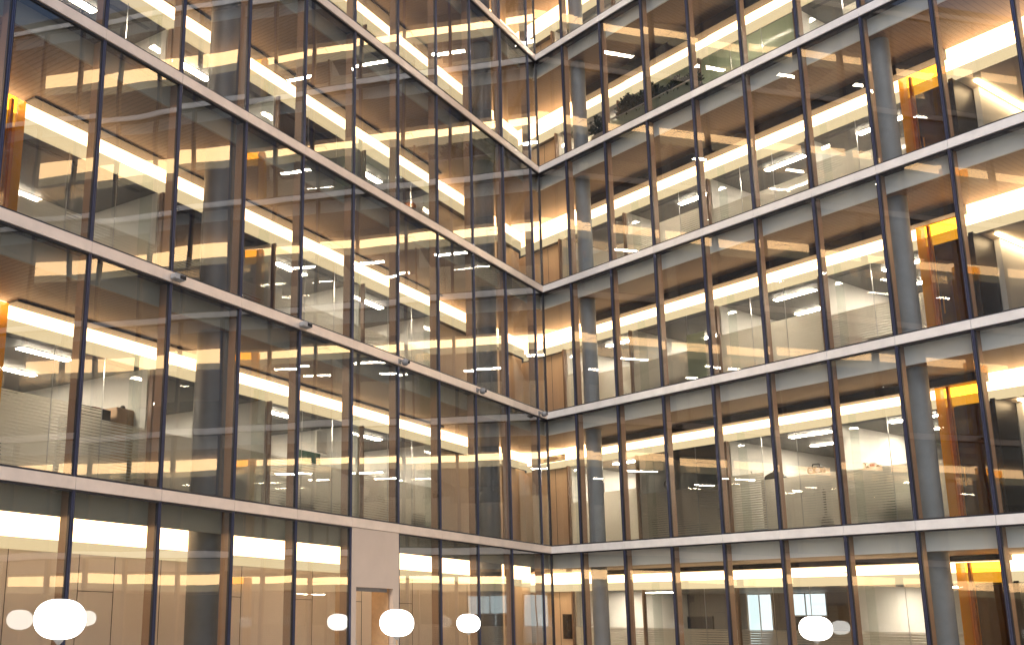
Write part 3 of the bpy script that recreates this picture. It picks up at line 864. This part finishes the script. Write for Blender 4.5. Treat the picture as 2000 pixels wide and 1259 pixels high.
# third floor, left wing: red and white boxes piled on a cabinet
cabinet('L', 2.75, 2.7, F[3], 1.3, .45, 2.0, 'cabinet', 'grey cabinet piled with coloured boxes, third floor, left facade')
for i, (x, z, wd, h, mt, lb) in enumerate(((-.45, 0, .34, .2, 'red', 'red box at the left of the pile on the third floor cabinet'), (-.05, 0, .36, .24, 'paper', 'white box in the middle of the pile on the third floor cabinet'),
                                           (.38, 0, .36, .18, 'blue', 'blue box at the right of the pile on the third floor cabinet'), (.12, .24, .3, .16, 'orange', 'orange box on top of the white box, third floor cabinet'))):
    carton('L', 2.75 + x, 2.92, F[3] + 2.0 + z, wd, .3, h, mt, lb, .1 * i)
# desks, screens and chairs in the first and second floor offices
for w, k, s, nth in (('R', 1, 2.9, 'second'), ('R', 1, 5.9, 'third'), ('R', 1, 8.8, 'fourth'), ('R', 2, 2.9, 'second'), ('R', 2, 5.9, 'third'), ('L', 1, 8.0, 'second'), ('L', 1, 11.6, 'third'), ('L', 2, 8.0, 'second'), ('L', 2, 11.6, 'third')):
    wh = '%s office, %s, %s' % (nth, FLOORW[k], SIDE[w])
    desk(w, s, 4.4, F[k], 'white office desk in the ' + wh)
    monitor(w, s - .25, 4.5, F[k] + .74, 'black monitor on the desk in the ' + wh, .2)
    chair(w, s + .1, 5.1, F[k], 'black swivel chair by the desk in the ' + wh, 'black', .4)
# ground floor, right wing meeting rooms
def tv(w, s, d, z, wd, h, label):
    t = thing('wall_screen', label, 'screen', **at(w, s, d, z))
    obj('bezel', MB().box(-wd / 2, wd / 2, -.05, 0, 0, h), 'black', t, bevel=.006)
    obj('glass', MB().box(-wd / 2 + .03, wd / 2 - .03, -.054, -.051, .03, h - .03), 'screen', t)
    return t
tv('R', -.95, BACK - .005, 1.3, 1.1, .65, 'black wall screen on the rear wall of the ground floor meeting room')
tv('R', -1.9, DEP + .34, 1.2, .5, .75, 'upright black information screen on the beige corner wall, ground floor')
t = thing('meeting_table', 'pale meeting table behind the ground floor glass, right facade', 'table', **at('R', 5.6, 4.8, F[0]))
obj('top', MB().box(-1.2, 1.2, -.5, .5, .71, .75), 'oak', t, bevel=.008)
for x in (-1.0, 1.0):
    obj('leg', MB().box(x - .05, x + .05, -.35, .35, 0, .71), 'steel', t)
for i, x in enumerate((-.8, 0, .8)):
    chair('R', 5.6 + x, 5.6, F[0], 'black chair on the far side of the meeting table, %s of three' % ('left', 'middle', 'right')[i], 'black', 0)
# warm lamps added in each corner ceiling to brighten the beige walls
for k in range(NS):
    p = NR + Vector((0, 1, 0)); p = p / p.length
    if True:
        c = p * 2.0
        zc = Z[k] - .41
        t = thing('fill_downlight', 'small round warm lamp added to light the corner walls, %s' % FLOORW[k], 'light', (c.x, c.y, zc), 0, 'added corner lamps')
        obj('rim', MB().lathe([(.06, -.012), (.085, -.012), (.085, -.002), (.06, -.002)], 24), 'white_plastic', t)
        obj('lens', MB().lathe([(0, -.020), (.055, -.020), (.055, -.013), (0, -.013)], 20), 'fill_downlight', t)

# low dark units added right behind the frosted film to darken its foot
for w, k, s_, wd, h, mt, lb in (('R', 1, 2.2, 1.1, .8, 'grey_plastic', 'charcoal'), ('R', 1, 3.3, .7, .6, 'darkwood', 'black-brown'), ('R', 1, 9.0, 1.2, .75, 'green', 'dark green'),
                                ('R', 2, 2.6, 1.3, .9, 'grey_plastic', 'charcoal'), ('R', 2, 9.0, 1.1, .8, 'darkwood', 'black-brown'),
                                ('L', 1, 8.6, 1.2, .8, 'grey_plastic', 'charcoal'), ('L', 1, 11.3, 1.5, .95, 'green', 'dark green'), ('L', 1, 7.2, .8, .7, 'darkwood', 'black-brown'), ('L', 1, 3.4, 1.0, .8, 'grey_plastic', 'charcoal')):
    nth = sum(1 for c in CW[w] if c < s_)
    cabinet(w, s_, 2.42, F[k], wd, .42, h, mt, 'low %s unit added to darken the frosted glass, %s office, %s, %s' % (lb, ORD[nth], FLOORW[k], SIDE[w]), 'cabinet')

# unseen lamps added to brighten the long beige wall of the ground floor corridor
for i in range(1, 12):
    s_ = mull('L', i) - .9
    c = wing('L', s_, 1.15, Z[0] - .14)
    t = thing('fill_downlight', 'unseen lamp added to light the ground floor corridor wall, above the %s left bay' % ORD[i], 'light', c, 0, 'added corridor lamps')
    obj('rim', MB().lathe([(.06, -.012), (.085, -.012), (.085, -.002), (.06, -.002)], 24), 'white_plastic', t)
    obj('lens', MB().lathe([(0, -.020), (.055, -.020), (.055, -.013), (0, -.013)], 20), 'spot', t)
